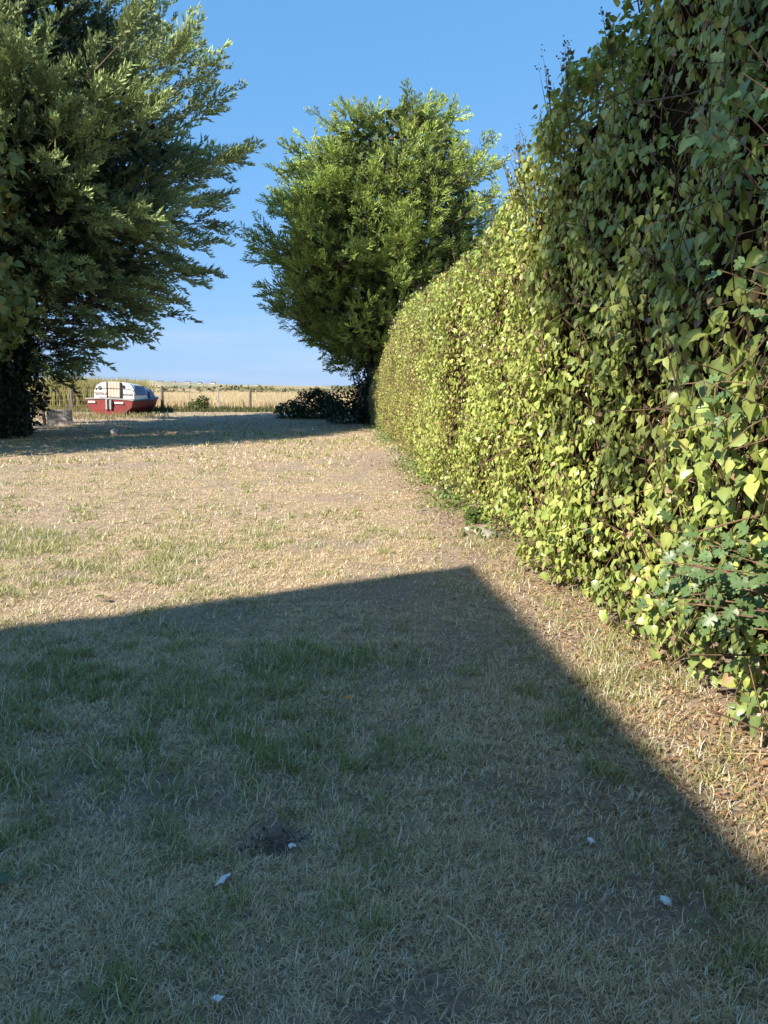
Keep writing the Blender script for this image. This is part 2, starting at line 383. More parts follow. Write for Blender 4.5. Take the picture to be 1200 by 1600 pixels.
def build_hedge():
    root = empty('hedge', (float(hedge_x(6)) + .8, 6, 0))
    tag(root, 'tall leafy yellow green hedge running along the lawn edge', 'hedge')
    o = np.array(root.location)
    # solid inner twig mass, shade between the leaves painted near black
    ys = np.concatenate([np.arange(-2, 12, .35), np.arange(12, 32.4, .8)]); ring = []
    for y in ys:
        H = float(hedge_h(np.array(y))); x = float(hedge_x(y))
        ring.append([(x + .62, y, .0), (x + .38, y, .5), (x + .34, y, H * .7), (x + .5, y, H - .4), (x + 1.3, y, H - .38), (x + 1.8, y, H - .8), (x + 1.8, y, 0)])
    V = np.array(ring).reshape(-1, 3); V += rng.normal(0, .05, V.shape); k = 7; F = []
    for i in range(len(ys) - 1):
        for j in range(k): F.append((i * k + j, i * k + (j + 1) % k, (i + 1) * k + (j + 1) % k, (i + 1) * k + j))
    link('inner_shade_core', np_mesh('hedge_core', V - o, np.array(F)), M['core'], root)
    # leaves
    def cols(n, y, z, depth):
        g = rng.random(n)
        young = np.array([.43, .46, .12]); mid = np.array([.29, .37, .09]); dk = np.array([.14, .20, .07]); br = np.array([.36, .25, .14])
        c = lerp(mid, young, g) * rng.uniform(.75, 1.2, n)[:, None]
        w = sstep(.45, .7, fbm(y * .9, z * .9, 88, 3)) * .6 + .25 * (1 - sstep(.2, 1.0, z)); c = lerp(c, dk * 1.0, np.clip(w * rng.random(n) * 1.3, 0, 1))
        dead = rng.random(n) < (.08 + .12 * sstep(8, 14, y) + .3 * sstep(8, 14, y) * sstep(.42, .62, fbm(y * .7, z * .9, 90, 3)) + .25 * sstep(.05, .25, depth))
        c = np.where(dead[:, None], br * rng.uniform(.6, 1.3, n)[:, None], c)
        return c, dead
    parts = []; singles = None
    for (y0, y1, dens, tmpl, smin, smax) in ((1.6, 7.5, 1100, LEAF_MID, .036, .096), (7.5, 14, 1000, LEAF_LO, .036, .080), (14, 32.5, 860, LEAF_LO, .036, .068)):
        n = int((y1 - y0) * 5.0 * dens)
        y = rng.uniform(y0, y1, n); s = rng.random(n) ** 1.0
        P, Nn, T = hedge_surface(y, s)
        hole = fbm(y * 2.3, P[:, 2] * 2.3, 123, 3)
        depth = rng.exponential(.10, n) + .15 * sstep(.56, .70, hole) * rng.random(n)
        keep = (depth < .55) & (P[:, 2] > .06 + .1 * rng.random(n)) & (rng.random(n) < 1 - .3 * sstep(.55, .72, hole))
        y, P, Nn, depth = y[keep], P[keep], Nn[keep], depth[keep]; n = len(y)
        P = P - Nn * depth[:, None] + rng.normal(0, .03, (n, 3))
        size = smin + (smax - smin) * rng.beta(1.6, 2.2, n)
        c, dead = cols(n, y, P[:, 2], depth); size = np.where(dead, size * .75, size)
        tip = np.stack([rng.normal(0, .4, n) + Nn[:, 0] * .35, rng.normal(0, .5, n), -np.abs(rng.normal(.85, .45, n)) + Nn[:, 2] * .8], -1)
        nr = Nn + rng.normal(0, .45, (n, 3)) + np.array([0, 0, .35])
        Mx = frames(tip, nr) * size[:, None, None]
        Mx[:, :, 0] *= rng.uniform(.8, 1.15, n)[:, None]
        if y0 < 2:      # the 300 largest-looking leaves become parts of their own
            rnk = size / y * (depth < .08) * (~dead) * (y > 3.0) * (P[:, 2] < 4.0) * (P[:, 2] > .15)
            idx = np.argsort(-rnk)[:300]
            singles = (P[idx], Mx[idx] * 1.15, c[idx]); m = np.ones(n, bool); m[idx] = False
            P, Mx, c = P[m], Mx[m], c[m]
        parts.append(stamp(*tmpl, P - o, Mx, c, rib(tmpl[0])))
    V, F, C = merge(parts)
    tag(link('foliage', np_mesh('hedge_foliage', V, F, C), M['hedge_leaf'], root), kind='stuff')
    P, Mx, c = singles
    variants = []
    for k in range(10):
        tv, tf = LEAF_HI; tv = tv.copy(); tv[:, 2] += rng.normal(0, .025, len(tv)) - tv[:, 1] ** 2 * rng.uniform(-.1, .25)
        cc = np.tile(np.clip(c[k * 29] * 1.05, .02, 1), (len(tv), 1)); cc *= rib(LEAF_HI[0])[:, None]
        variants.append(np_mesh('hedge_leaf_blade', tv, tf, cc, True)); variants[-1].materials.append(M['hedge_leaf'])
    for i in range(len(P)):
        lf = bpy.data.objects.new('leaf', variants[i % 10]); col.objects.link(lf); lf.parent = root
        m4 = Matrix([list(Mx[i][r]) + [P[i][r] - o[r]] for r in range(3)] + [[0, 0, 0, 1]]); lf.matrix_local = m4
    # stems
    n = 3800; y = 2 + 29 * rng.random(n) ** 1.9; s = rng.random(n) * .62
    P, Nn, T = hedge_surface(y, s); P = P - Nn * rng.uniform(.02, .3, n)[:, None]
    P[:, 2] = np.maximum(P[:, 2], .02)
    d = norm(np.stack([rng.normal(-.15, .3, n), rng.normal(0, .55, n), rng.normal(.45, .6, n)], -1)); L = rng.uniform(.15, .55, n); r = rng.uniform(.0018, .005, n)
    tv = []; 
    for t in (0, .5, 1):
        for a in range(3): tv.append((math.cos(a * 2.094), t, math.sin(a * 2.094)))
    tf = [(b * 3 + a, b * 3 + (a + 1) % 3, (b + 1) * 3 + (a + 1) % 3, (b + 1) * 3 + a) for b in range(2) for a in range(3)]
    tv = np.array(tv); tv[3:6, 0] += 6; Mx = frames(d, rng.normal(0, 1, (n, 3))); Mx[:, :, 0] *= r[:, None]; Mx[:, :, 2] *= r[:, None]; Mx[:, :, 1] *= L[:, None]
    V, F, C = stamp(tv, np.array(tf), P - o, Mx, np.ones((n, 3)))
    tag(link('stems', np_mesh('hedge_stems', V, F), M['stem'], root), kind='stuff')
    # flowering tips that stick out above the top
    parts = []
    for k in range(150):
        y = random.choice([random.uniform(2.5, 8), random.uniform(2.5, 8), random.uniform(8, 20)]); 
        P, Nn, T = hedge_surface(np.array([y]), np.array([random.uniform(.66, .95)])); p = P[0]; L = random.uniform(.12, .4 if y > 5.5 else .65)
        nn = 22; t = rng.random(nn); bend = rng.normal(0, .25, 2)
        q = p + np.stack([t * L * bend[0] - .05 * t, t * L * bend[1], t * L], -1) + rng.normal(0, .012, (nn, 3))
        c = np.where((t > .6)[:, None], np.array([.16, .09, .07]), np.array([.13, .14, .06])) * rng.uniform(.6, 1.2, nn)[:, None]
        Mx = frames(rng.normal(0, 1, (nn, 3)) + np.array([0, 0, .5]), rng.normal(0, 1, (nn, 3))) * (np.where(t > .6, .018, .04) * rng.uniform(.7, 1.3, nn))[:, None, None]
        parts.append(stamp(*LEAF_LO, q - o, Mx, c))
        e = p + np.array([L * bend[0] - .05, L * bend[1], L]); w_ = .006
        for ax in ((w_, 0, 0), (0, w_, 0)):
            a_ = np.array(ax); parts.append((np.array([p - a_ - [0, 0, .15], p + a_ - [0, 0, .15], e]) - o, np.array([[0, 1, 2]]), np.tile([.14, .09, .06], (3, 1))))
    V, F, C = merge(parts)
    tag(link('seed_heads', np_mesh('hedge_seed_heads', V, F, C), M['hedge_leaf'], root), kind='stuff')
build_hedge()

def tube(bm, pts, rad, sides=6):
    """tapered tube through pts"""
    prev = None
    for i, p in enumerate(pts):
        a = Vector(pts[min(i + 1, len(pts) - 1)]) - Vector(pts[max(i - 1, 0)])
        if a.length < 1e-6: a = Vector((0, 0, 1))
        a.normalize(); x = a.orthogonal().normalized(); y = a.cross(x)
        r = rad[i] if hasattr(rad, '__len__') else rad
        ringv = [bm.verts.new(Vector(p) + (x * math.cos(2 * math.pi * k / sides) + y * math.sin(2 * math.pi * k / sides)) * r) for k in range(sides)]
        if prev:
            # match the rotation of the previous ring
            best = min(range(sides), key=lambda o: (ringv[o].co - prev[0].co).length)
            ringv = ringv[best:] + ringv[:best]
            for k in range(sides): bm.faces.new((prev[k], prev[(k + 1) % sides], ringv[(k + 1) % sides], ringv[k]))
        else: bm.faces.new(ringv[::-1])
        prev = ringv
    bm.faces.new(prev)
def bm_link(name, bm, m, parent=None, smooth=False):
    bmesh.ops.recalc_face_normals(bm, faces=bm.faces)
    if smooth:
        for f in bm.faces: f.smooth = True
    me = bpy.data.meshes.new(name); bm.to_mesh(me); bm.free(); return link(name, me, m, parent)

# lobed-leaf branches that hang into the hedge on the right
def build_lobed_bush(label, box, n, nst, seed, base):
    g = np.random.default_rng(seed); (x0, x1), (y0, y1), (z0, z1) = box
    root = empty('field_maple_shoot', base); tag(root, label, 'shrub', 'lobed leaf shoots in the hedge'); o = np.array(base)
    bm = bmesh.new(); tips = []
    for k in range(nst):
        e = np.array([g.uniform(x0, x1), g.uniform(y0, y1), g.uniform(z0, z1)]); st = np.array([x1 + .35, e[1] + g.normal(-.15, .15), z0 + (e[2] - z0) * .4])
        m_ = (st + e) / 2 + np.array([0, 0, .12]); pts = [(st * (1 - t) ** 2 + 2 * m_ * t * (1 - t) + e * t * t) - o for t in np.linspace(0, 1, 7)]
        tube(bm, pts, np.linspace(.006, .002, 7), 4)
        for t in np.linspace(.35, 1, max(3, n // nst)): tips.append((st * (1 - t) ** 2 + 2 * m_ * t * (1 - t) + e * t * t, e - st))
    # main stem down to the ground
    s = np.array([x1 + .4, (y0 + y1) / 2, 0]); tube(bm, [s - o + np.array([0, 0, z]) for z in np.linspace(0, z1, 6)], np.linspace(.012, .006, 6), 5)
    bm_link('stem', bm, M['stem'], root)
    var = []
    for k in range(5):
        tv, tf = LEAF_LOBED; tv = tv.copy(); tv[:, 2] -= tv[:, 1] ** 2 * g.uniform(-.1, .2)
        c = np.tile(np.array([.125, .20, .07]) * g.uniform(.75, 1.35), (len(tv), 1))
        var.append(np_mesh('lobed_leaf', tv, tf, c)); var[-1].materials.append(M['maple_leaf'])
    for i, (p, d) in enumerate(tips):
        p = p + g.normal(0, .035, 3)
        Mx = frames((d / np.linalg.norm(d) * .5 + np.array([g.normal(-.2, .5), g.normal(0, .6), g.normal(-.35, .4)]))[None], np.array([[-.8, -.4, .6]]) + g.normal(0, .35, (1, 3)))[0] * g.uniform(.04, .075)
        lf = bpy.data.objects.new('leaf', var[i % 5]); col.objects.link(lf); lf.parent = root
        lf.matrix_local = Matrix([list(Mx[r]) + [p[r] - o[r]] for r in range(3)] + [[0, 0, 0, 1]])
build_lobed_bush('low dark green shoot with lobed leaves spreading over the hedge foot', ((1.20, 1.42), (2.75, 3.45), (.55, 1.0)), 230, 26, 5, (1.8, 3.1, 0))
build_lobed_bush('tall blue green shoot with lobed leaves high in the shaded hedge', ((1.2, 1.4), (2.65, 3.25), (1.4, 2.9)), 120, 15, 6, (1.75, 2.8, 0))

# ------------------------------------------------------------------ cypress trees
def plume_template(seed, nt, sub, slim, wid):
    """feathery spray along +y, unit length; z = upper side"""
    g = np.random.default_rng(seed); V, F, S = [], [], []
    def sprig(p, d, w, sh):
        n = np.cross(d, g.normal(0, 1, 3)); n = n / np.linalg.norm(n) * w; k = len(V)
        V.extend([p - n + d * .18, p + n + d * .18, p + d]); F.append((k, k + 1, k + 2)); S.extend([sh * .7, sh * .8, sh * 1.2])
    for i in range(nt):
        t = (i + .5) / nt; p = np.array([g.normal(0, .008), t * .93, .06 * math.sin(t * 3)])
        L = slim * ((1 - t) ** .75 + .16) * (.55 + .45 * min(1, t * 5)) * g.uniform(.75, 1.15); side = 1 if i % 2 else -1
        a = g.uniform(.45, .85); roll = g.uniform(-1.0, 1.0)
        d = np.array([side * math.sin(a) * math.cos(roll), math.cos(a), math.sin(a) * math.sin(roll) + .12]) * L
        sprig(p, d, .024 * wid, .85 + .25 * t)
        for j in range(sub):
            u = g.uniform(.15, .85); dd = d * .42 + g.normal(0, .035, 3) + np.array([0, .05, .015])
            sprig(p + d * u, dd, .019 * wid, .9 + .3 * t)
    sprig(np.array([0, .78, 0]), np.array([0, .28, .02]), .02, 1.2)
    return np.array(V), np.array(F), np.array(S)

def cypress(name, label, base, prof, seed, nb, per, plen, c_in, c_out, up, az_gain=None, trunk_r=.45, sub=3, ntw=13, lean=(0, 0), spikes=(), low_sparse=None, fan=.55, ninner=9000, slim=.3, spread=.62, tmin=.22, tpow=1.35, wid=1.0, flat=.45, lift=.12):
    g = np.random.default_rng(seed); root = empty(name, base); tag(root, label, 'tree')
    pz, pr = np.array(prof).T
    ztop = pz[-1]
    bm = bmesh.new(); hs = np.linspace(-.15, ztop * .9, 9)
    axis = lambda z: np.array([lean[0] * z / ztop, lean[1] * z / ztop, z])
    tube(bm, [axis(h) for h in hs], [trunk_r * (1.3 if h < 0 else 1) * (1 - .93 * max(h, 0) / ztop) for h in hs], 9)
    bm_link('trunk', bm, M['bark'], root, True)
    bl = bmesh.new(); PP, DD, LL, OUT = [], [], [], []
    for b in range(nb):
        ze = np.interp(g.random(), np.cumsum(pr * np.gradient(pz)) / np.sum(pr * np.gradient(pz)), pz); az = g.uniform(0, 2 * math.pi)
        rr = np.interp(ze, pz, pr) * g.choice([.62, .8, .92, 1.0, 1.06], p=[.1, .2, .25, .3, .15]) * (az_gain(az) if az_gain else 1)
        lump = .82 + .36 * float(fbm(np.array(az * 1.6), np.array(ze * .55), seed, 2)); rr *= lump
        rise = up(ze / ztop); zs = max(.8, ze - rr * rise)
        s = axis(zs); e = axis(ze) + np.array([math.cos(az) * rr, math.sin(az) * rr, 0])
        mid = (s + e) / 2 + np.array([0, 0, -.12 * rr if rise > .1 else .06 * rr])
        ts = np.linspace(0, 1, 7); cur = lambda t: s * (1 - t) ** 2 + 2 * mid * t * (1 - t) + e * t * t
        tube(bl, [cur(t) for t in ts], np.linspace(.07 * rr / 5 + .02, .008, 7), 4)
        k = int(per * (.5 + rr / 8)) 
        if low_sparse and ze < low_sparse: k = int(k * .35)
        t = 1 - (1 - tmin) * g.random(k) ** tpow
        for tt in np.append(t, [1.0, .97]):
            p = cur(tt); tan = norm(cur(min(tt + .05, 1.05)) - cur(tt - .05))
            side = g.normal(0, 1, 3); w = (1.05 - tt) * 1.3 + .32
            d = norm(tan + side * w * spread + np.array([0, 0, .35 * rise + lift]))
            lat = np.array([-math.sin(az), math.cos(az), 0]) * g.normal(0, 1) + np.array([0, 0, 1]) * g.normal(0, flat)
            off = lat * (fan * (.35 + math.sin(math.pi * min(tt, 1)) * .65)) if tt < .96 else 0
            d = norm(d + .35 * np.sign(g.random() - .5) * 0 + (.3 * lat / (np.linalg.norm(lat) + .01) if tt < .96 else 0))
            PP.append(p + off + d * g.uniform(0, .25) + g.normal(0, .08, 3)); DD.append(d); LL.append(plen * g.uniform(.6, 1.25) * (1.25 if tt > .95 else 1)); OUT.append(tt)
    for (p, d, n_, L) in spikes:
        p, d = np.array(p), norm(np.array(d))
        for t in np.linspace(0, 1, n_):
            PP.append(p + d * t * L); DD.append(norm(d + g.normal(0, .28, 3))); LL.append(plen * (1.0 - .35 * t)); OUT.append(1.0)
        tube(bl, [p + d * t * L for t in (0, .5, 1)], [.03, .02, .008], 4)
    bm_link('limbs', bl, M['bark'], root)
    PP, DD, LL, OUT = map(np.array, (PP, DD, LL, OUT)); parts = []
    pick = g.integers(0, 4, len(PP))
    for v in range(4):
        TV, TF, TS = plume_template(seed * 10 + v, ntw, sub, slim, wid); m = pick == v; n = m.sum()
        Mx = frames(DD[m], g.normal(0, .6, (n, 3)) + np.array([0, 0, 1])) * LL[m][:, None, None]
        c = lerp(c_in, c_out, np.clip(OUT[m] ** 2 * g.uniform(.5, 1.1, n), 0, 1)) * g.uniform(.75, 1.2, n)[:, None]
        brown = g.random(n) < .05 * (OUT[m] < .8); c[brown] = np.array([.14, .09, .045])
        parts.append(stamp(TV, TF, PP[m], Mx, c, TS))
    # darker filler foliage further in, closes gaps in the crown
    nn = ninner; zz = np.interp(g.random(nn), np.cumsum(pr * np.gradient(pz)) / np.sum(pr * np.gradient(pz)), pz); aa = g.uniform(0, 6.2832, nn)
    ri = np.interp(zz, pz, pr) * np.sqrt(g.uniform(.1, .62, nn)); ag = np.array([az_gain(a) if az_gain else 1 for a in aa]); kz = zz > pz[0] + 2.6; zz, aa, ri, ag = zz[kz], aa[kz], ri[kz], ag[kz]
    Pi = np.stack([np.cos(aa) * ri * ag + lean[0] * zz / ztop, np.sin(aa) * ri * ag, zz], -1)
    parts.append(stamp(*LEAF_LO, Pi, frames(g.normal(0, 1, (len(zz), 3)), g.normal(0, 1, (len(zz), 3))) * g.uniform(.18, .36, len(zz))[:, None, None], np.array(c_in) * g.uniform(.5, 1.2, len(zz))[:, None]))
    V, F, C = merge(parts)
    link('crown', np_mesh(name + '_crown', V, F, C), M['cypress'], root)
    return len(F)

cypress('cypress_tree', 'huge dark cypress with long feathery branches sweeping out beside the red boat', (-12.6, 26, 0),
        [(2.2, 1.2), (3.2, 3.2), (4.4, 5.3), (6, 6.4), (8, 6.7), (9.5, 6.9), (11, 6.4), (12.4, 5.7), (13.8, 4.5), (15.2, 3.0), (16.6, .6)],
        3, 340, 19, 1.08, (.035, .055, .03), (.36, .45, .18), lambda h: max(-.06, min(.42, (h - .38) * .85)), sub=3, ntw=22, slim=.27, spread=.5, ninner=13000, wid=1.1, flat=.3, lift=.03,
        az_gain=lambda a: 1 - .25 * max(0, -math.sin(a)) - .1 * max(0, math.sin(a)), low_sparse=4.3)
cypress('leyland_cypress_tree', 'rounded bushy green conifer on an ivy clad trunk behind the hedge', (-.55, 33.9, 0.05),
        [(2.6, 1.4), (3.6, 2.8), (4.6, 4.1), (6.2, 4.7), (8.0, 4.9), (9.6, 4.6), (10.9, 4.0), (11.7, 3.2), (12.4, 2.1), (12.9, .8)],
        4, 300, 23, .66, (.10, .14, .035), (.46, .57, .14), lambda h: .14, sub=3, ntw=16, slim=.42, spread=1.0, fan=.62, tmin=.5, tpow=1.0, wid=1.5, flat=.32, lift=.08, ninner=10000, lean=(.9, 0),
        spikes=[((-1.2, -.5, 11.9), (-.75, 0, .55), 9, 1.5), ((-3.2, -.5, 10.3), (-.9, 0, .25), 6, 1.0), ((-4.2, -.4, 7.7), (-1, 0, .35), 7, 1.2), ((-4.0, -1, 6.6), (-1, 0, .12), 7, 1.1)])

# ------------------------------------------------------------------ broadleaf plants
def leaf_blob(name, label, cat, base, ells, n, size, c1, c2, seed, stems=None, mat='broad', group=None, shell=.55, tmpl=LEAF_LO, power=2, tip_down=.4):
    g = np.random.default_rng(seed); root = empty(name, base); tag(root, label, cat, group); Ps, Ds = [], []
    vol = np.array([rx * ry + rx * rz + ry * rz for _, (rx, ry, rz) in ells]); cnt = (n * vol / vol.sum()).astype(int)
    for (c, r), k in zip(ells, cnt):
        d = g.normal(0, 1, (k, 3)); d = d / (np.sum(np.abs(d) ** power, -1, keepdims=True) ** (1 / power)); rad = shell + (1 - shell) * g.random(k) ** .7
        lump = .85 + .3 * fbm(d[:, 0] * 3 + d[:, 2] * 2 + 9, d[:, 1] * 3 - d[:, 2] + 9, seed, 3)
        P = np.array(c) + d * np.array(r) * (rad * lump)[:, None]; Ps.append(P); Ds.append(d)
    P, D = np.vstack(Ps), np.vstack(Ds); m = P[:, 2] > .02; P, D = P[m], D[m]; k = len(P)
    Mx = frames(g.normal(0, .6, (k, 3)) + D * .3 - np.array([0, 0, tip_down]), D + g.normal(0, .6, (k, 3)) + np.array([0, 0, .3])) * (size * g.uniform(.6, 1.3, k))[:, None, None]
    c = lerp(c1, c2, g.random(k)) * g.uniform(.75, 1.2, k)[:, None]
    V, F, C = stamp(*tmpl, P, Mx, c)
    link('crown' if cat == 'tree' else 'foliage', np_mesh(name + '_foliage', V, F, C), M[mat], root)
    if stems:
        for nm, pts, rad, s in stems:
            bm = bmesh.new(); tube(bm, pts, rad, s); bm_link(nm, bm, M['bark'], root, True)
    return root

# the tall tree beyond the house whose crown shades the upper hedge
def shade_tree():
    mid = Vector((1.45, 2.2)); back = 22.0; p = mid - SUN_H * back; dz = back * math.tan(SUN_EL)
    zc = 5.55 + dz
    n = Vector((-SUN_H.y, SUN_H.x)); ells = []
    for a, z, r in ((0, 0, 2.5), (1.2, .1, 2.4), (-2.2, .3, 2.8), (1.75, .9, 2.1), (-.5, 1.8, 2.8), (1.4, 2.2, 2.2)):
        q = n * a; ells.append(((q.x, q.y, zc + z), (r, r, r * .95)))
    k = 4
    st = [('trunk', [(0, 0, -.2), (.1, .05, 3), (0, 0, 7), (0, 0, zc)], [.38, .3, .24, .1], 9)]
    for a in range(7):
        az = a * .9; st.append(('limb', [(0, 0, zc - 3 + a * .35), (math.cos(az) * 1.0, math.sin(az) * 1.0, zc - 1.6 + a * .35), (math.cos(az) * 2, math.sin(az) * 2, zc - .4 + a * .3)], [.1, .07, .02], 5))
    leaf_blob('sycamore_tree', 'tall broadleaf tree standing behind the white house', 'tree', (p.x, p.y, 0), ells, 15000, .31, (.05, .09, .025), (.10, .15, .04), 51, st, shell=.2, power=3)
shade_tree()

leaf_blob('lime_tree', 'broadleaf tree with pale green leaves in front of the dark cypress', 'tree', (-11.45, 19.4, 0),
          [((0, 0, 5.0), (2.0, 2.0, 2.2)), ((.55, 0, 3.6), (2.0, 1.8, 1.6)), ((.3, .2, 6.9), (2.0, 1.8, 1.8)), ((-.5, 0, 8.6), (1.4, 1.4, 1.3))], 5200, .26, (.10, .14, .035), (.22, .25, .07), 52,
          [('trunk', [(0, 0, -.1), (.05, 0, 2), (0, .1, 5), (0, 0, 8)], [.2, .16, .12, .03], 8)], tmpl=LEAF_MID)
leaf_blob('evergreen_bush', 'dark dense clipped bush at the foot of the huge cypress', 'bush', (-12.6, 24.4, 0),
          [((0, 0, 1.6), (1.75, 1.7, 2.0)), ((.1, 0, 3.4), (1.6, 1.6, 1.8)), ((-1.6, -.5, 2.4), (1.6, 1.6, 2.6))], 13000, .15, (.012, .02, .008), (.035, .05, .018), 53,
          [('stem', [(0, 0, -.1), (0, .05, 1.5), (.1, 0, 3)], [.12, .1, .04], 6)])
leaf_blob('holm_oak_tree', 'tall dense dark tree on the boundary short of the huge cypress', 'tree', (-15.6, 14.6, 0),
          [((0, 0, 3.0), (2.6, 2.8, 2.6)), ((.2, .3, 6.2), (2.9, 2.9, 2.8)), ((0, 0, 9.2), (2.6, 2.6, 2.5)), ((0, .2, 11.6), (1.8, 1.8, 1.9)), ((-.3, 4.2, 3.0), (2.2, 2.6, 2.8)), ((0, 4.0, 6.0), (2.0, 2.2, 2.0))], 17000, .22, (.03, .045, .016), (.08, .10, .035), 54,
          [('trunk', [(0, 0, -.1), (0, .05, 4), (.1, 0, 9), (0, 0, 12)], [.35, .28, .16, .04], 8)], shell=.35)
leaf_blob('ivy', 'dark ivy climbing the trunk of the rounded conifer', 'ivy', (-.75, 33.2, .05),
          [((0, 0, .8), (.85, .7, 1.1)), ((.05, 0, 2.2), (.7, .65, 1.3)), ((.0, 0, 3.6), (.75, .7, 1.2)), ((-.35, -.2, 4.4), (.6, .6, .7)), ((.3, -1.2, .9), (.8, .8, 1.1)), ((-.9, -.5, .6), (1.0, .9, .9))], 6500, .12, (.012, .022, .010), (.04, .06, .022), 55,
          [('stem', [(.2, -.5, -.05), (.15, -.5, 1.5), (.1, -.5, 3.4)], [.04, .03, .01], 5)], tmpl=LEAF_LO)
leaf_blob('bramble_bush', 'low dark spreading bramble bush between wire fence and conifer', 'bush', (-3.3, 36.5, .1),
          [((0, 0, .5), (1.25, .9, .95)), ((-1.1, .1, .3), (.9, .7, .6)), ((.9, 0, .3), (.8, .8, .7)), ((.15, 0, .95), (.6, .6, .55))], 4600, .12, (.015, .03, .01), (.05, .075, .022), 56,
          [('stem', [(0, 0, -.1), (.1, 0, .5), (.3, 0, 1.2)], [.03, .02, .01], 5)])
leaf_blob('fence_shrub', 'small green shrub growing at the foot of the wire fence', 'shrub', (-10.6, 43.6, .26),
          [((0, 0, .3), (.55, .45, .4)), ((.25, 0, .55), (.35, .35, .35)), ((-.3, 0, .15), (.4, .4, .3))], 700, .13, (.05, .08, .02), (.11, .15, .035), 57,
          [('stem', [(0, 0, -.05), (.05, 0, .3), (.1, 0, .7)], [.02, .015, .006], 5)])

# ------------------------------------------------------------------ field: reeds, dry grass, far hills
def blades_field(name, label, cat, n, xr, yr, hr, w, c1, c2, seed, top=None, keep=None):
    g = np.random.default_rng(seed); y = yr[0] + (yr[1] - yr[0]) * g.random(n) ** 1.5; x = g.uniform(*xr, n) * (y / yr[0])
    if keep is not None: m = keep(x, y, g.random(n)); x, y = x[m], y[m]; n = len(x)
    z = gz(x, y); h = g.uniform(*hr, n) * (.7 + .6 * fbm(x * .25, y * .25, seed, 3)); a = g.uniform(0, 6.28, n); ww = w * (y / yr[0]) * g.uniform(.6, 1.4, n)
    dx, dy = np.cos(a) * ww / 2, np.sin(a) * ww / 2; lx, ly = g.normal(0, .14, n) * h, g.normal(0, .14, n) * h
    V = np.stack([np.stack([x - dx, y - dy, z - .02], -1), np.stack([x + dx, y + dy, z - .02], -1), np.stack([x + lx * .4 + dx * .8, y + ly * .4, z + h * .6], -1), np.stack([x + lx * .4 - dx * .8, y + ly * .4, z + h * .6], -1), np.stack([x + lx, y + ly, z + h], -1)], 1)
    F = np.array([(0, 1, 2), (0, 2, 3), (3, 2, 4)])[None] + (np.arange(n) * 5)[:, None, None]
    c = lerp(c1, c2, np.clip(fbm(x * .12, y * .3, seed + 3, 3) * 1.6 - .3 + g.normal(0, .25, n), 0, 1)) * g.uniform(.75, 1.2, n)[:, None]
    C = np.repeat(c[:, None], 5, 1)
    if top is not None: C[:, 2:] = C[:, 2:] * .5 + np.array(top) * .5
    tag(link(name, np_mesh(name, V.reshape(-1, 3), F.reshape(-1, 3), C.reshape(-1, 3)), M['dry']), label, cat, kind='stuff')
blades_field('reed_bed', 'tall yellow green reeds standing behind the red boat', 'reeds', 9000, (-24, -14.2), (47.5, 60), (1.5, 2.1), .07, (.30, .22, .10), (.25, .26, .09), 71, (.30, .28, .12),
             keep=lambda x, y, r: x / y < -.30 - .03 * r)
blades_field('dry_grass_field', 'golden dry grass field beyond the wire fence', 'grass', 42000, (-17, 9), (46.5, 150), (.45, .85), .06, (.50, .38, .21), (.56, .46, .29), 72)
blades_field('fence_weeds', 'rough green weeds along the foot of the wire fence', 'weeds', 5200, (-20, 4), (42.2, 45.5), (.08, .32), .05, (.06, .08, .03), (.20, .18, .08), 73)
blades_field('boat_weeds', 'rough dark grass growing around the red boat', 'grass', 7000, (-17.5, -6.5), (33.0, 41.5), (.05, .26), .035, (.07, .09, .035), (.3, .25, .13), 74,
             keep=lambda x, y, r: r < np.exp(-(((x + 14.2) / 2.6) ** 2 + ((y - 38.2) / 2.2) ** 2)) * 1.4 * sstep(.25, .6, fbm(x * .8, y * .8, 7, 3)))

def build_hills():
    xs = np.linspace(-1700, 1500, 161); V = []; 
    for x in xs:
        h = 3 + 9 * math.exp(-((x + 520) / 260) ** 2) + 13 * math.exp(-((x + 850) / 250) ** 2) + 5 * float(fbm(np.array(x / 120), np.array(0.), 8, 4)) - 2.5
        h = max(h, 1.0)
        V += [(x, 1450, -2), (x, 1500, h * .6), (x, 1560, h), (x, 1700, h * .9), (x, 1760, -2)]
    k = 5; F = [(i * k + j, (i + 1) * k + j, (i + 1) * k + j + 1, i * k + j + 1) for i in range(len(xs) - 1) for j in range(k - 1)]
    tag(link('hills', np_mesh('hills', np.array(V), np.array(F), None, True), M['hill']), kind='structure')
    spots = [(-560, 9, 9), (-520, 12, 8), (-485, 8, 8), (-452, 11, 8), (-425, 8, 7), (-396, 10, 7), (-372, 7, 6), (-345, 9, 6), (-600, 8, 9), (-640, 10, 10)]
    for i, (x, w, zb) in enumerate(spots):
        root = empty('cottage', (x, 1545, zb)); d, h = 7, 4
        tag(root, 'tiny white cottage on the far ridge beyond the dry field', 'house', 'cottages on the far ridge')
        bm = bmesh.new(); bmesh.ops.create_cube(bm, size=1, matrix=Matrix.Translation((0, 0, h / 2 - 1.5)) @ Matrix.Diagonal((w, d, h + 3, 1))); bm_link('wall', bm, M['farwall'], root)
        bm = bmesh.new(); a = w / 2 + .3; b = d / 2 + .3
        v = [bm.verts.new(p) for p in ((-a, -b, h + .02), (a, -b, h + .02), (a, b, h + .02), (-a, b, h + .02), (-a, 0, h + 2.6), (a, 0, h + 2.6))]
        for f in ((0, 1, 5, 4), (2, 3, 4, 5), (0, 4, 3), (1, 2, 5), (3, 2, 1, 0)): bm.faces.new([v[j] for j in f])
        bm_link('roof', bm, M['farroof'], root)
build_hills()

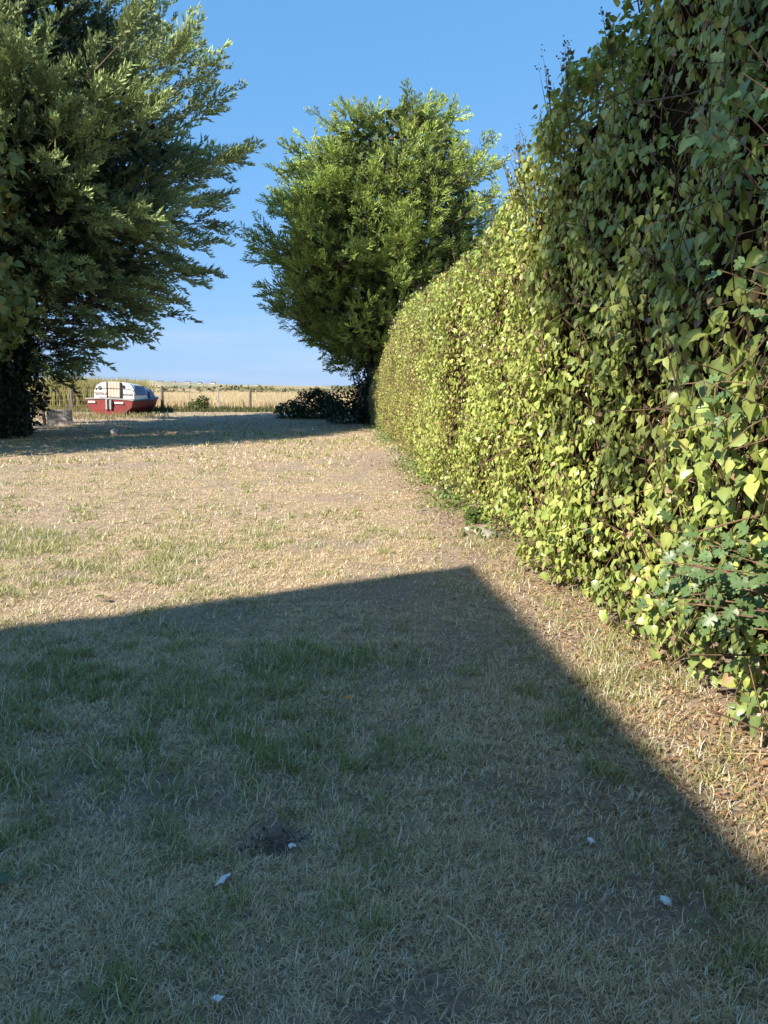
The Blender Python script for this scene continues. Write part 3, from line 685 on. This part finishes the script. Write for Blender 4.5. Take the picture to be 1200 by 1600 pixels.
def far_scrub():
    g = np.random.default_rng(81); parts = []
    for k in range(90):
        y = g.uniform(110, 520); x = g.uniform(-.5, .12) * y; r = g.uniform(1.5, 6); n = 60; d = g.normal(0, 1, (n, 3)); d[:, 2] = np.abs(d[:, 2]); d = norm(d)
        P = np.array([x, y, float(gz(x, y))]) + d * np.array([r * 1.8, r, .22 * r + .35]) * g.uniform(.6, 1, (n, 1))
        c = lerp(np.array([.10, .11, .05]), np.array([.24, .21, .10]), g.random(n))
        parts.append(stamp(*LEAF_LO, P, frames(g.normal(0, 1, (n, 3)), d + g.normal(0, .4, (n, 3))) * (.35 + r * .12), c))
    V, F, C = merge(parts); tag(link('scrub', np_mesh('scrub', V, F, C), M['dry']), 'low olive scrub scattered over the far dry field', 'scrub', kind='stuff')
far_scrub()

# ------------------------------------------------------------------ wire fence
def build_fence():
    Y0 = 45.0; root = empty('wire_fence', (-10.5, Y0, .29)); tag(root, 'low wire fence on weathered wooden posts before the dry field', 'fence')
    def post(x, h, r, m):
        bm = bmesh.new(); tube(bm, [(0, 0, -.15), (.01, 0, h * .5), (.015, .01, h - .02), (.015, .01, h)], [r, r * .97, r * .93, r * .7], 8)
        o = bm_link('post', bm, m, root); o.location = (x + 10.5, 0, float(gz(x, Y0)) - .29); o.rotation_euler = (0, R(random.uniform(-2, 2)), 0)
    for px, h, r in ((-10, 1.35, .08), (113, 1.36, .095), (254, 1.38, .09), (391, 1.2, .085), (520, 1.25, .08)): post((px - 600) * .0378, h, r, M['post'])
    for px in (40, 160, 215, 296, 342, 440, 470, 570): post((px - 600) * .0378, 1.2, .03, M['wire'])
    xa, xb = (-80 - 600) * .0378, 4.0
    for z in (.25, .55, .85, 1.1):
        bm = bmesh.new(); pts = [(x + 10.5, -.09, z + .012 * math.sin(x * 3) + float(gz(x, Y0)) - .29) for x in np.linspace(xa, xb, 30)]; tube(bm, pts, .006, 4)
        bm_link('wire', bm, M['wire'], root)
build_fence()

# ------------------------------------------------------------------ boat: stern towards us, bow away to the right
def build_boat():
    c = at(172, 648, 39.6); gzv = float(gz(c.x, 39.6))
    root = empty('cabin_boat', (c.x, 39.6, gzv), R(-24)); tag(root, 'small red hulled boat with white cabin resting on the grass', 'boat')
    # local: y forward, x starboard, z up
    Ln = 5.6
    st = np.linspace(0, 1, 15)
    def sec(t):
        beam = 1.32 * (1 - max(0, (t - .35) / .65) ** 2.2) * (.96 + .04 * min(1, t * 4)); beam = max(beam, .02)
        sheer = .80 + .10 * (1 - t) ** 2 * .2 + .22 * t ** 2; keel = -.02 + .5 * max(0, t - .72) ** 1.6 * 3
        chine = .86 - .2 * t
        return [(-beam, sheer), (-beam * .985, sheer - .09), (-beam * (.95 - .1 * t), keel + (sheer - keel) * .55), (-beam * chine * .8, keel + (sheer - keel) * .2), (-beam * .45 * (1 - t * .5), keel + .05), (0, keel),
                (beam * .45 * (1 - t * .5), keel + .05), (beam * chine * .8, keel + (sheer - keel) * .2), (beam * (.95 - .1 * t), keel + (sheer - keel) * .55), (beam * .985, sheer - .09), (beam, sheer)]
    bm = bmesh.new(); rows = []
    for t in st: rows.append([bm.verts.new((x, t * Ln - .12 * (1 - z) * (t < .02), z)) for x, z in sec(t)])
    for a, b in zip(rows, rows[1:]):
        for j in range(10): bm.faces.new((a[j], b[j], b[j + 1], a[j + 1]))
    bm.faces.new(rows[0][::-1]); bm.faces.new(rows[-1])
    bm_link('hull', bm, M['hull'], root)
    bm = bmesh.new()       # rubbing strake
    for s in (-1, 1):
        tube(bm, [(s * (sec(t)[10][0] + .01), t * Ln - .02, sec(t)[10][1] - .05) for t in st], .035, 6)
    bm_link('rubbing_strake', bm, M['dark'], root)
    bm = bmesh.new(); tube(bm, [(x, -.04, .80 + .05 * (1 - (x / 1.3) ** 2)) for x in np.linspace(-1.3, 1.3, 9)], .04, 6); bm_link('transom_rim', bm, M['deck'], root)
    bm = bmesh.new(); rows = []
    for t in st: b = sec(t)[10]; rows.append([bm.verts.new((-b[0] * .99, t * Ln * .995 + .01, b[1] + .005)), bm.verts.new((0, t * Ln * .995 + .01, b[1] + .06)), bm.verts.new((b[0] * .99, t * Ln * .995 + .01, b[1] + .005))])
    for a, b in zip(rows, rows[1:]):
        for j in range(2): bm.faces.new((a[j], a[j + 1], b[j + 1], b[j]))
    bm_link('deck', bm, M['deck'], root)
    # cabin
    def arch(hw, zt, zb, n=14): return [(hw * math.copysign(abs(math.cos(a)) ** .62, math.cos(a)), zb + (zt - zb) * math.sin(a) ** .62) for a in np.linspace(0, math.pi, n)]
    bm = bmesh.new(); rows = []
    for y, hw, zt in ((.55, 1.13, 1.72), (1.2, 1.12, 1.70), (2.3, 1.02, 1.62), (3.2, .84, 1.42), (3.9, .6, 1.12)):
        rows.append([bm.verts.new((x, y, z)) for x, z in arch(hw, zt, .78 + .02 * y)])
    for a, b in zip(rows, rows[1:]):
        for j in range(13): bm.faces.new((a[j], a[j + 1], b[j + 1], b[j]))
    bm.faces.new(rows[0]); bm.faces.new(rows[-1][::-1])
    cab = bm_link('cabin', bm, M['white'], root)
    def box(name, x0, x1, y0, y1, z0, z1, m, parent=root, bev=.008):
        bm = bmesh.new(); bmesh.ops.create_cube(bm, size=1, matrix=Matrix.Translation(((x0 + x1) / 2, (y0 + y1) / 2, (z0 + z1) / 2)) @ Matrix.Diagonal((x1 - x0, y1 - y0, z1 - z0, 1)))
        if bev: bmesh.ops.bevel(bm, geom=bm.edges[:], offset=bev, segments=1, affect='EDGES')
        return bm_link(name, bm, m, parent)
    for k in range(4): box('door_board', -.32 + k * .162, -.32 + k * .162 + .157, .49, .535, .82, 1.70 - .01 * (k % 2), M['ply'])
    box('door_post', -.40, -.335, .47, .545, .78, 1.71, M['dark']); box('door_post', .34, .405, .47, .545, .78, 1.70, M['dark'])
    box('name_strip', -1.02, -.42, .525, .545, 1.04, 1.15, M['print'], cab, 0); box('name_strip', .42, 1.0, .525, .545, 1.02, 1.13, M['print'], cab, 0)
    bm = bmesh.new(); bmesh.ops.create_circle(bm, segments=20, radius=.105, cap_ends=True); bmesh.ops.create_circle(bm, segments=16, radius=.07, cap_ends=True, matrix=Matrix.Translation((0, 0, .006)))
    e = bm_link('emblem_ring', bm, M['dark'], cab); e.location = (-.78, .535, 1.37); e.rotation_euler = (R(90), 0, 0)
    bm = bmesh.new(); bmesh.ops.create_circle(bm, segments=16, radius=.062, cap_ends=True); e2 = bm_link('emblem', bm, M['print'], e); e2.location = (0, 0, .012)
    box('emblem_mark', -1.02, -.94, .525, .545, 1.27, 1.36, M['dark'], cab, 0)
    box('vent_window', .46, .60, .52, .545, 1.40, 1.55, M['dark'], cab, .02)
    # side windows, sky reflection painted as plain blue
    for s in (-1, 1):
        bm = bmesh.new()
        v = [bm.verts.new((s * x, y, z)) for x, y, z in ((1.16, .6, 1.05), (1.16, 2.0, 1.05), (1.04, 1.9, 1.52), (1.04, .7, 1.56), (1.10, .6, 1.05), (1.10, 2.0, 1.05), (.98, 1.9, 1.5), (.98, .7, 1.54))]
        for f in ((0, 1, 2, 3), (7, 6, 5, 4), (0, 4, 5, 1), (1, 5, 6, 2), (2, 6, 7, 3), (3, 7, 4, 0)): bm.faces.new([v[j] for j in f])
        bm_link('side_window', bm, M['sky_blue'], root)
    bm = bmesh.new(); rows = []     # front glazing of the cabin, reflected sky painted blue
    for y, hw, zt in ((2.5, 1.12, 1.55), (3.2, 1.02, 1.45), (4.0, .78, 1.12)): rows.append([bm.verts.new((x, y, z)) for x, z in arch(hw, zt, .9)])
    for a, b in zip(rows, rows[1:]):
        for j in range(13): bm.faces.new((a[j], a[j + 1], b[j + 1], b[j]))
    bm.faces.new(rows[0]); bm.faces.new(rows[-1][::-1]); bm_link('front_glazing', bm, M['sky_blue'], root)
    # stern rail
    bm = bmesh.new(); tube(bm, [(-1.3, 1.2, 1.35), (-1.32, .3, 1.36), (-1.28, .05, 1.36), (0, -.02, 1.37), (1.1, .05, 1.36), (1.24, .12, 1.30), (1.28, .2, .85)], .022, 6)
    tube(bm, [(.72, .0, .84), (.72, .0, 1.36)], .02, 6); tube(bm, [(-1.24, .08, .84), (-1.24, .08, 1.36)], .02, 6); bm_link('stern_rail', bm, M['dark'], root)
    # transom fittings
    box('outboard_bracket', -.14, -.05, -.2, -.02, .30, .82, M['steel']); box('outboard_bracket', .07, .16, -.2, -.02, .30, .80, M['steel']); box('bracket_pad', -.045, .065, -.17, -.03, .34, .76, M['dark'])
    box('name_plate', -1.12, -.74, -.115, -.03, .60, .70, M['white']); box('name_plate', .30, .78, -.115, -.03, .60, .69, M['white'])
    for s in (-1, 1): box('bilge_keel', s * .6 - .05, s * .6 + .05, .6, 3.4, -.12, .06, M['keelpaint'])
    root.rotation_euler = (0, R(2.0), R(-6))
build_boat()

# ------------------------------------------------------------------ small things near the boat and bushes
def rock(name, label, cat, loc, size, m, seed, flat=.6, sub=2, group=None):
    g = random.Random(seed); bm = bmesh.new(); bmesh.ops.create_icosphere(bm, subdivisions=sub, radius=1)
    off = Vector((g.uniform(0, 50), g.uniform(0, 50), g.uniform(0, 50)))
    from mathutils import noise
    for v in bm.verts: v.co *= 1 + .28 * noise.noise(v.co * 1.4 + off); v.co = Vector((v.co.x * size[0], v.co.y * size[1], v.co.z * size[2]))
    o = bm_link(name, bm, m, None, sub > 1); o.location = loc; o.rotation_euler = (0, 0, g.uniform(0, 6)); tag(o, label, cat, group); return o

p = onground(178, 680); rock('stone', 'round pale grey stone lying on the shaded far lawn', 'stone', (p.x, p.y, .10), (.17, .15, .12), M['stone'], 3)
def leaning_board():
    p = at(94, 663, 31.0); g0 = float(gz(p.x, 31)); root = empty('board', (p.x, 31.0, g0), R(6)); tag(root, 'grey weathered wooden board standing upright near the dark bush', 'board'); root.rotation_euler = (R(-12), R(-3), R(8))
    for k in range(5):
        bm = bmesh.new(); bmesh.ops.create_cube(bm, size=1, matrix=Matrix.Translation((-.4 + k * .2, 0, .33)) @ Matrix.Diagonal((.192, .03, .68 - .01 * (k % 2), 1))); bm_link('plank', bm, M['board'], root)
    bm = bmesh.new(); bmesh.ops.create_cube(bm, size=1, matrix=Matrix.Translation((0, .03, .5)) @ Matrix.Diagonal((.96, .03, .07, 1))); bm_link('batten', bm, M['board'], root)
    q = at(70, 660, 31.6); bm = bmesh.new(); tube(bm, [(0, 0, -.1), (.03, 0, .8), (.02, .02, 1.5)], [.07, .065, .055], 7)
    o = bm_link('gate_post', bm, M['post']); o.location = (q.x, 31.6, float(gz(q.x, 31.6))); o.rotation_euler = (0, R(-6), 0); tag(o, 'leaning wooden post beside the grey board', 'post')
leaning_board()

def slab():
    p = onground(764, 836); bm = bmesh.new(); bmesh.ops.create_cube(bm, size=1, matrix=Matrix.Diagonal((.22, .42, .07, 1)))
    for v in bm.verts: v.co += Vector((random.uniform(-.02, .02), random.uniform(-.03, .03), random.uniform(-.006, .006)))
    bmesh.ops.bevel(bm, geom=bm.edges[:], offset=.012, segments=2, affect='EDGES')
    o = bm_link('paving_slab', bm, M['concrete']); o.location = (p.x, p.y, .022); o.rotation_euler = (0, R(3), R(14)); tag(o, 'pale broken paving slab set in earth at the hedge foot', 'slab')
slab()

def scrap(label, px, py, sx, sy, seed, tilt=18):
    """torn piece of thin white sheet, real thickness"""
    g = random.Random(seed); p = onground(px, py, .045); bm = bmesh.new(); n = 11
    ringp = [(math.cos(k * 2 * math.pi / n) * sx * g.uniform(.55, 1.1), math.sin(k * 2 * math.pi / n) * sy * g.uniform(.5, 1.1)) for k in range(n)]
    top = [bm.verts.new((x, y, g.uniform(-.006, .006))) for x, y in ringp]; bot = [bm.verts.new(v.co - Vector((0, 0, .0018))) for v in top]
    ct = bm.verts.new((0, 0, .009)); cb = bm.verts.new((0, 0, .007))
    for k in range(n): j = (k + 1) % n; bm.faces.new((ct, top[k], top[j])); bm.faces.new((cb, bot[j], bot[k])); bm.faces.new((top[k], bot[k], bot[j], top[j]))
    o = bm_link('plastic_scrap', bm, M['chalk']); o.location = (p.x, p.y, float(gz(p.x, p.y)) + .04); o.rotation_euler = (R(tilt), R(g.uniform(-10, 10)), g.uniform(0, 6)); tag(o, label, 'scrap')
scrap('torn white scrap lying in green grass near the dug hole', 348, 1367, .034, .026, 2)
scrap('small white scrap on the edge of the dug hole', 456, 1322, .018, .014, 3)
scrap('white triangular scrap in the shaded grass away from the hole', 340, 1554, .022, .020, 4, 30)
for lab, px, py, s in (('small white stone in the shaded straw grass', 924, 1312, .018), ('pale flint lying on a bare patch of shaded lawn', 1040, 1404, .026)):
    p = onground(px, py, .025); rock('pebble', lab, 'stone', (p.x, p.y, float(gz(p.x, p.y)) + .022), (s * .85, s * .6, s * .5), M['chalk'], px, sub=1)
def small_bits():
    p = onground(543, 1088, .05); root = empty('orange_flower', (p.x, p.y, float(gz(p.x, p.y)))); tag(root, 'single small orange flower in the shaded lawn', 'flower')
    for k in range(7):
        tv, tf = LEAF_MID; a = k * .9; d = np.array([[math.cos(a), math.sin(a), .35]]); Mx = frames(d, np.array([[-math.cos(a) * .5, -math.sin(a) * .5, 1]]))[0] * .026
        link('petal', np_mesh('petal', tv @ Mx.T + np.array([0, 0, .055]), tf), M['flower'], root)
    bm = bmesh.new(); tube(bm, [(0, 0, -.01), (.003, 0, .03), (0, 0, .056)], .0018, 5); bm_link('stem', bm, M['straw'], root)
    a, b = onground(698, 1434, .04), onground(752, 1488, .035); bm = bmesh.new(); d = b - a
    tube(bm, [(0, 0, 0), tuple(d * .5 + Vector((.01, 0, .012))), tuple(d)], [.003, .0028, .0015], 5); o = bm_link('straw_stalk', bm, M['straw']); o.location = (a.x, a.y, float(gz(a.x, a.y)) + .04); tag(o, 'long dry straw stalk lying on the shaded lawn', 'stalk')
    p = onground(1186, 1190); bm = bmesh.new(); tube(bm, [(0, 0, -.02), (.004, .002, .12), (0, .004, .27)], [.004, .0035, .002], 5)
    tube(bm, [(-.22, .0, .03), (-.1, .002, .036), (.02, 0, .036), (.12, 0, .03)], .0016, 4); o = bm_link('dead_stalk', bm, M['straw']); o.location = p; tag(o, 'upright dead weed stalk at the hedge foot', 'stalk')
    p = onground(4, 1386, .03); tv, tf = LEAF_HI; o = link('fallen_leaf', np_mesh('fallen_leaf', tv * .06, tf, np.tile([.10, .16, .08], (len(tv), 1)), True), M['hedge_leaf']); o.location = (p.x, p.y, float(gz(p.x, p.y)) + .045); o.rotation_euler = (.3, .2, .6); tag(o, 'single green leaf lying on the shaded lawn', 'leaf')
    p = onground(163, 938, .02); o = link('fallen_leaf', np_mesh('fallen_leaf', tv * .09, tf, np.tile([.12, .2, .06], (len(tv), 1)), True), M['hedge_leaf']); o.location = (p.x, p.y, float(gz(p.x, p.y)) + .05); o.rotation_euler = (.2, .1, 1.6); tag(o, 'single green leaf lying on the sunlit lawn', 'leaf')
    # soil clods round the hole
    V, F, C, k = [], [], [], 0; parts = []
    bm = bmesh.new(); bmesh.ops.create_icosphere(bm, subdivisions=1, radius=1); tv = np.array([v.co for v in bm.verts]); tf = np.array([[v.index for v in f.verts] for f in bm.faces]); bm.free()
    n = 150; a = rng.uniform(0, 6.28, n); r = np.abs(rng.normal(.06, .04, n)); x = HOLE.x + np.cos(a) * r * 1.1 + .02; y = HOLE.y + np.sin(a) * r * 1.0
    Mx = frames(rng.normal(0, 1, (n, 3)), rng.normal(0, 1, (n, 3))) * (rng.uniform(.0015, .006, n))[:, None, None]
    V, F, C = stamp(tv, tf, np.stack([x, y, gz(x, y) + .003], -1), Mx, np.ones((n, 3)))
    tag(link('soil_crumbs', np_mesh('soil_crumbs', V, F), M['soil']), 'dark soil crumbs thrown up around the dug hole', 'soil', kind='stuff')
small_bits()

# weeds along the hedge foot
for i, (px, py, s, lab) in enumerate(((735, 815, .22, 'leafy green weed growing beside the broken paving slab'), (700, 775, .26, 'leafy green weed clump spreading from under the hedge'), (650, 715, .4, 'dark green weed at the far hedge foot'),
                                      (620, 690, .5, 'far green ground weed beside the shaded lawn'))):
    p = onground(px, py); leaf_blob('weed', lab, 'weed', (p.x + .06, p.y, 0), [((0, 0, .05 * 1), (s * .7, s, s * .32)), ((.08, s * .7, .06), (s * .5, s * .7, s * .4))], 420, .055, (.05, .085, .02), (.13, .19, .045), 90 + i,
              [('stem', [(0, 0, -.02), (.01, 0, .05), (.02, 0, s * .3)], [.006, .005, .002], 4)], tip_down=0.0, shell=.15, tmpl=LEAF_MID)

# ------------------------------------------------------------------ grass
def build_grass():
    STRAW = np.array([.83, .65, .41]); STRAW2 = np.array([.60, .455, .27]); GREEN = np.array([.25, .28, .09]); GREEN2 = np.array([.44, .43, .18])
    parts = []
    def zone(y0, y1, dens, lr, w, seg):
        g = rng
        area_n = int(dens * (1.18 * (y1 * y1 - y0 * y0) / 2 + 1.45 * (y1 - y0)))
        nc = area_n // 7 + 1; cy = np.sqrt(g.uniform(y0 * y0, y1 * y1, nc)); cx = g.uniform(-1, 1, nc) * (.59 * cy + .7)     # tufts
        ci = g.integers(0, nc, area_n); rad = np.where(g.random(area_n) < .65, .010, .05) * (1 + .12 * cy[ci]); oa = g.uniform(0, 6.2832, area_n); orr = np.abs(g.normal(0, 1, area_n)) * rad
        x = cx[ci] + np.cos(oa) * orr; y = cy[ci] + np.sin(oa) * orr
        near = 1 - sstep(6, 9, y)
        gr = fbm(x * 2.1, y * 2.1, 201, 4) * .5 + fbm(x * 8, y * 8, 203, 3) * .5
        big = fbm(x * .45, y * .45, 207, 3)
        shade_green = np.exp(-(((x + .85) / 1.0) ** 2 + ((y - 3.5) / 1.5) ** 2))
        left = sstep(0, -6, x) * sstep(14, 8, y)
        gprob = sstep(.475, .71, gr + .22 * shade_green + .10 * left + (big - .5) * .35 - .015 * sstep(6.2, 7.5, y)) * (.85 - .25 * sstep(7, 20, y)) + .07 + .09 * sstep(5.5, 7, y)
        d_h = hedge_x(y) - x
        edge = sstep(.55, .15, d_h) * sstep(.42, .6, fbm(x * 3, y * 1.5, 211, 3)); gprob = np.maximum(gprob, edge * .6)
        b = bare_mask(x, y)
        keep = (g.random(area_n) > b * .88) & (d_h > -.25) & (g.random(area_n) < .45 + .9 * fbm(x * 3, y * 3, 215, 3))
        x, y, gprob, edge, oa = x[keep], y[keep], gprob[keep], edge[keep], oa[keep]; n = len(x)
        isg = g.random(n) < gprob
        L = g.uniform(*lr, n) * (.65 + .7 * fbm(x * 9, y * 9, 231, 2)) * np.where(isg, 1.05 + (.5 + .5 * sstep(6, 9, y)) * gprob, .85) * (1 + .35 * edge)
        tilt = np.where(isg, g.normal(.95, .3, n), g.normal(1.36, .22, n)); tilt = np.clip(tilt, .1, 1.5); a = oa + g.normal(0, .9, n)
        c = np.where(isg[:, None], lerp(GREEN, GREEN2, g.random(n)), lerp(STRAW, STRAW2, g.random(n) ** 1.3)) * g.uniform(.7, 1.2, n)[:, None]
        pale = g.random(n) < .13; c[pale] = np.array([.82, .74, .58])
        z = gz(x, y) + np.where(isg, 0, g.random(n) * .012)
        ww = w * g.uniform(.6, 1.3, n) * np.where(isg, 1.1, .9)
        dirx, diry = np.cos(a), np.sin(a); sx, sy = -diry * ww / 2, dirx * ww / 2
        p0 = np.stack([x, y, z - .004], -1); s = np.stack([sx, sy, np.zeros(n)], -1)
        h1, r1 = np.cos(tilt * .6) * L * .5, np.sin(tilt * .6) * L * .5
        p1 = p0 + np.stack([dirx * r1, diry * r1, h1], -1)
        t2 = np.minimum(tilt * 1.18, 1.7); h2, r2 = np.cos(t2) * L * .5, np.sin(t2) * L * .5
        a2 = g.normal(0, .38, n); dx2, dy2 = np.cos(a + a2), np.sin(a + a2)
        p2 = p1 + np.stack([dx2 * r2, dy2 * r2, h2], -1)
        if seg == 2:
            V = np.stack([p0 - s, p0 + s, p1 + s * .8, p1 - s * .8, p2], 1); T = np.array([(0, 1, 2), (0, 2, 3), (3, 2, 4)])
        else:
            V = np.stack([p0 - s, p0 + s, p2], 1); T = np.array([(0, 1, 2)])
        k = V.shape[1]; F = T[None] + (np.arange(n) * k)[:, None, None]
        parts.append((V.reshape(-1, 3), F.reshape(-1, 3), np.repeat(c[:, None], k, 1).reshape(-1, 3)))
    zone(1.35, 2.6, 22000, (.022, .062), .0030, 2)
    zone(2.6, 4.6, 12000, (.025, .066), .0040, 2)
    zone(4.6, 8.5, 4600, (.028, .07), .0068, 1)
    zone(1.4, 5.0, 160, (.09, .19), .0022, 2)
    zone(8.5, 15, 1250, (.022, .055), .013, 1)
    zone(15, 27, 270, (.05, .10), .024, 1)
    zone(27, 44, 70, (.05, .12), .04, 1)
    V, F, C = merge(parts)
    tag(link('lawn_grass', np_mesh('lawn_grass', V, F, C), M['grass']), 'dry straw coloured lawn with green tufts', 'grass', kind='stuff')
    print('grass tris', len(F))
    # fallen dry leaves along the hedge
    n = 8000; y = 2.2 + 14 * rng.random(n) ** 1.8; x = hedge_x(y) - np.abs(rng.normal(0, .38, n)) + .12
    Mx = frames(np.stack([rng.normal(0, 1, n), rng.normal(0, 1, n), rng.normal(0, .2, n)], -1), rng.normal(0, .35, (n, 3)) + np.array([0, 0, 1])) * rng.uniform(.015, .045, n)[:, None, None]; Mx[:, :, 0] *= .6
    c = lerp(np.array([.28, .15, .08]), np.array([.42, .30, .17]), rng.random(n)) * rng.uniform(.6, 1.1, n)[:, None]
    V, F, C = stamp(*LEAF_LO, np.stack([x, y, gz(x, y) + .012 + .01 * rng.random(n)], -1), Mx, c)
    tag(link('leaf_litter', np_mesh('leaf_litter', V, F, C), M['litter']), 'brown fallen leaves scattered along the hedge foot', 'leaves', kind='stuff')
build_grass()
def hedge_foot_weeds():
    n = 5200; y = 7.4 + 24 * rng.random(n) ** 1.05; x = hedge_x(y) + .22 - np.abs(rng.normal(0, .28, n)); k = fbm(y * .8, y * 0 + 2, 301, 3) > .5
    x, y = x[k], y[k]; n = len(x); z = gz(x, y) + np.abs(rng.normal(0, .07, n))
    Mx = frames(rng.normal(0, 1, (n, 3)) + np.array([-.4, 0, .3]), rng.normal(0, .5, (n, 3)) + np.array([-.3, -.2, 1])) * rng.uniform(.03, .07, n)[:, None, None]
    c = lerp(np.array([.10, .17, .04]), np.array([.24, .30, .09]), rng.random(n)) * rng.uniform(.7, 1.2, n)[:, None]
    V, F, C = stamp(*LEAF_LO, np.stack([x, y, z], -1), Mx, c)
    tag(link('ground_weeds', np_mesh('ground_weeds', V, F, C), M['hedge_leaf']), 'low green weeds creeping along the hedge foot', 'weeds', kind='stuff')
hedge_foot_weeds()
print('total tris', sum(len(o.data.polygons) for o in bpy.data.objects if o.type == 'MESH'))
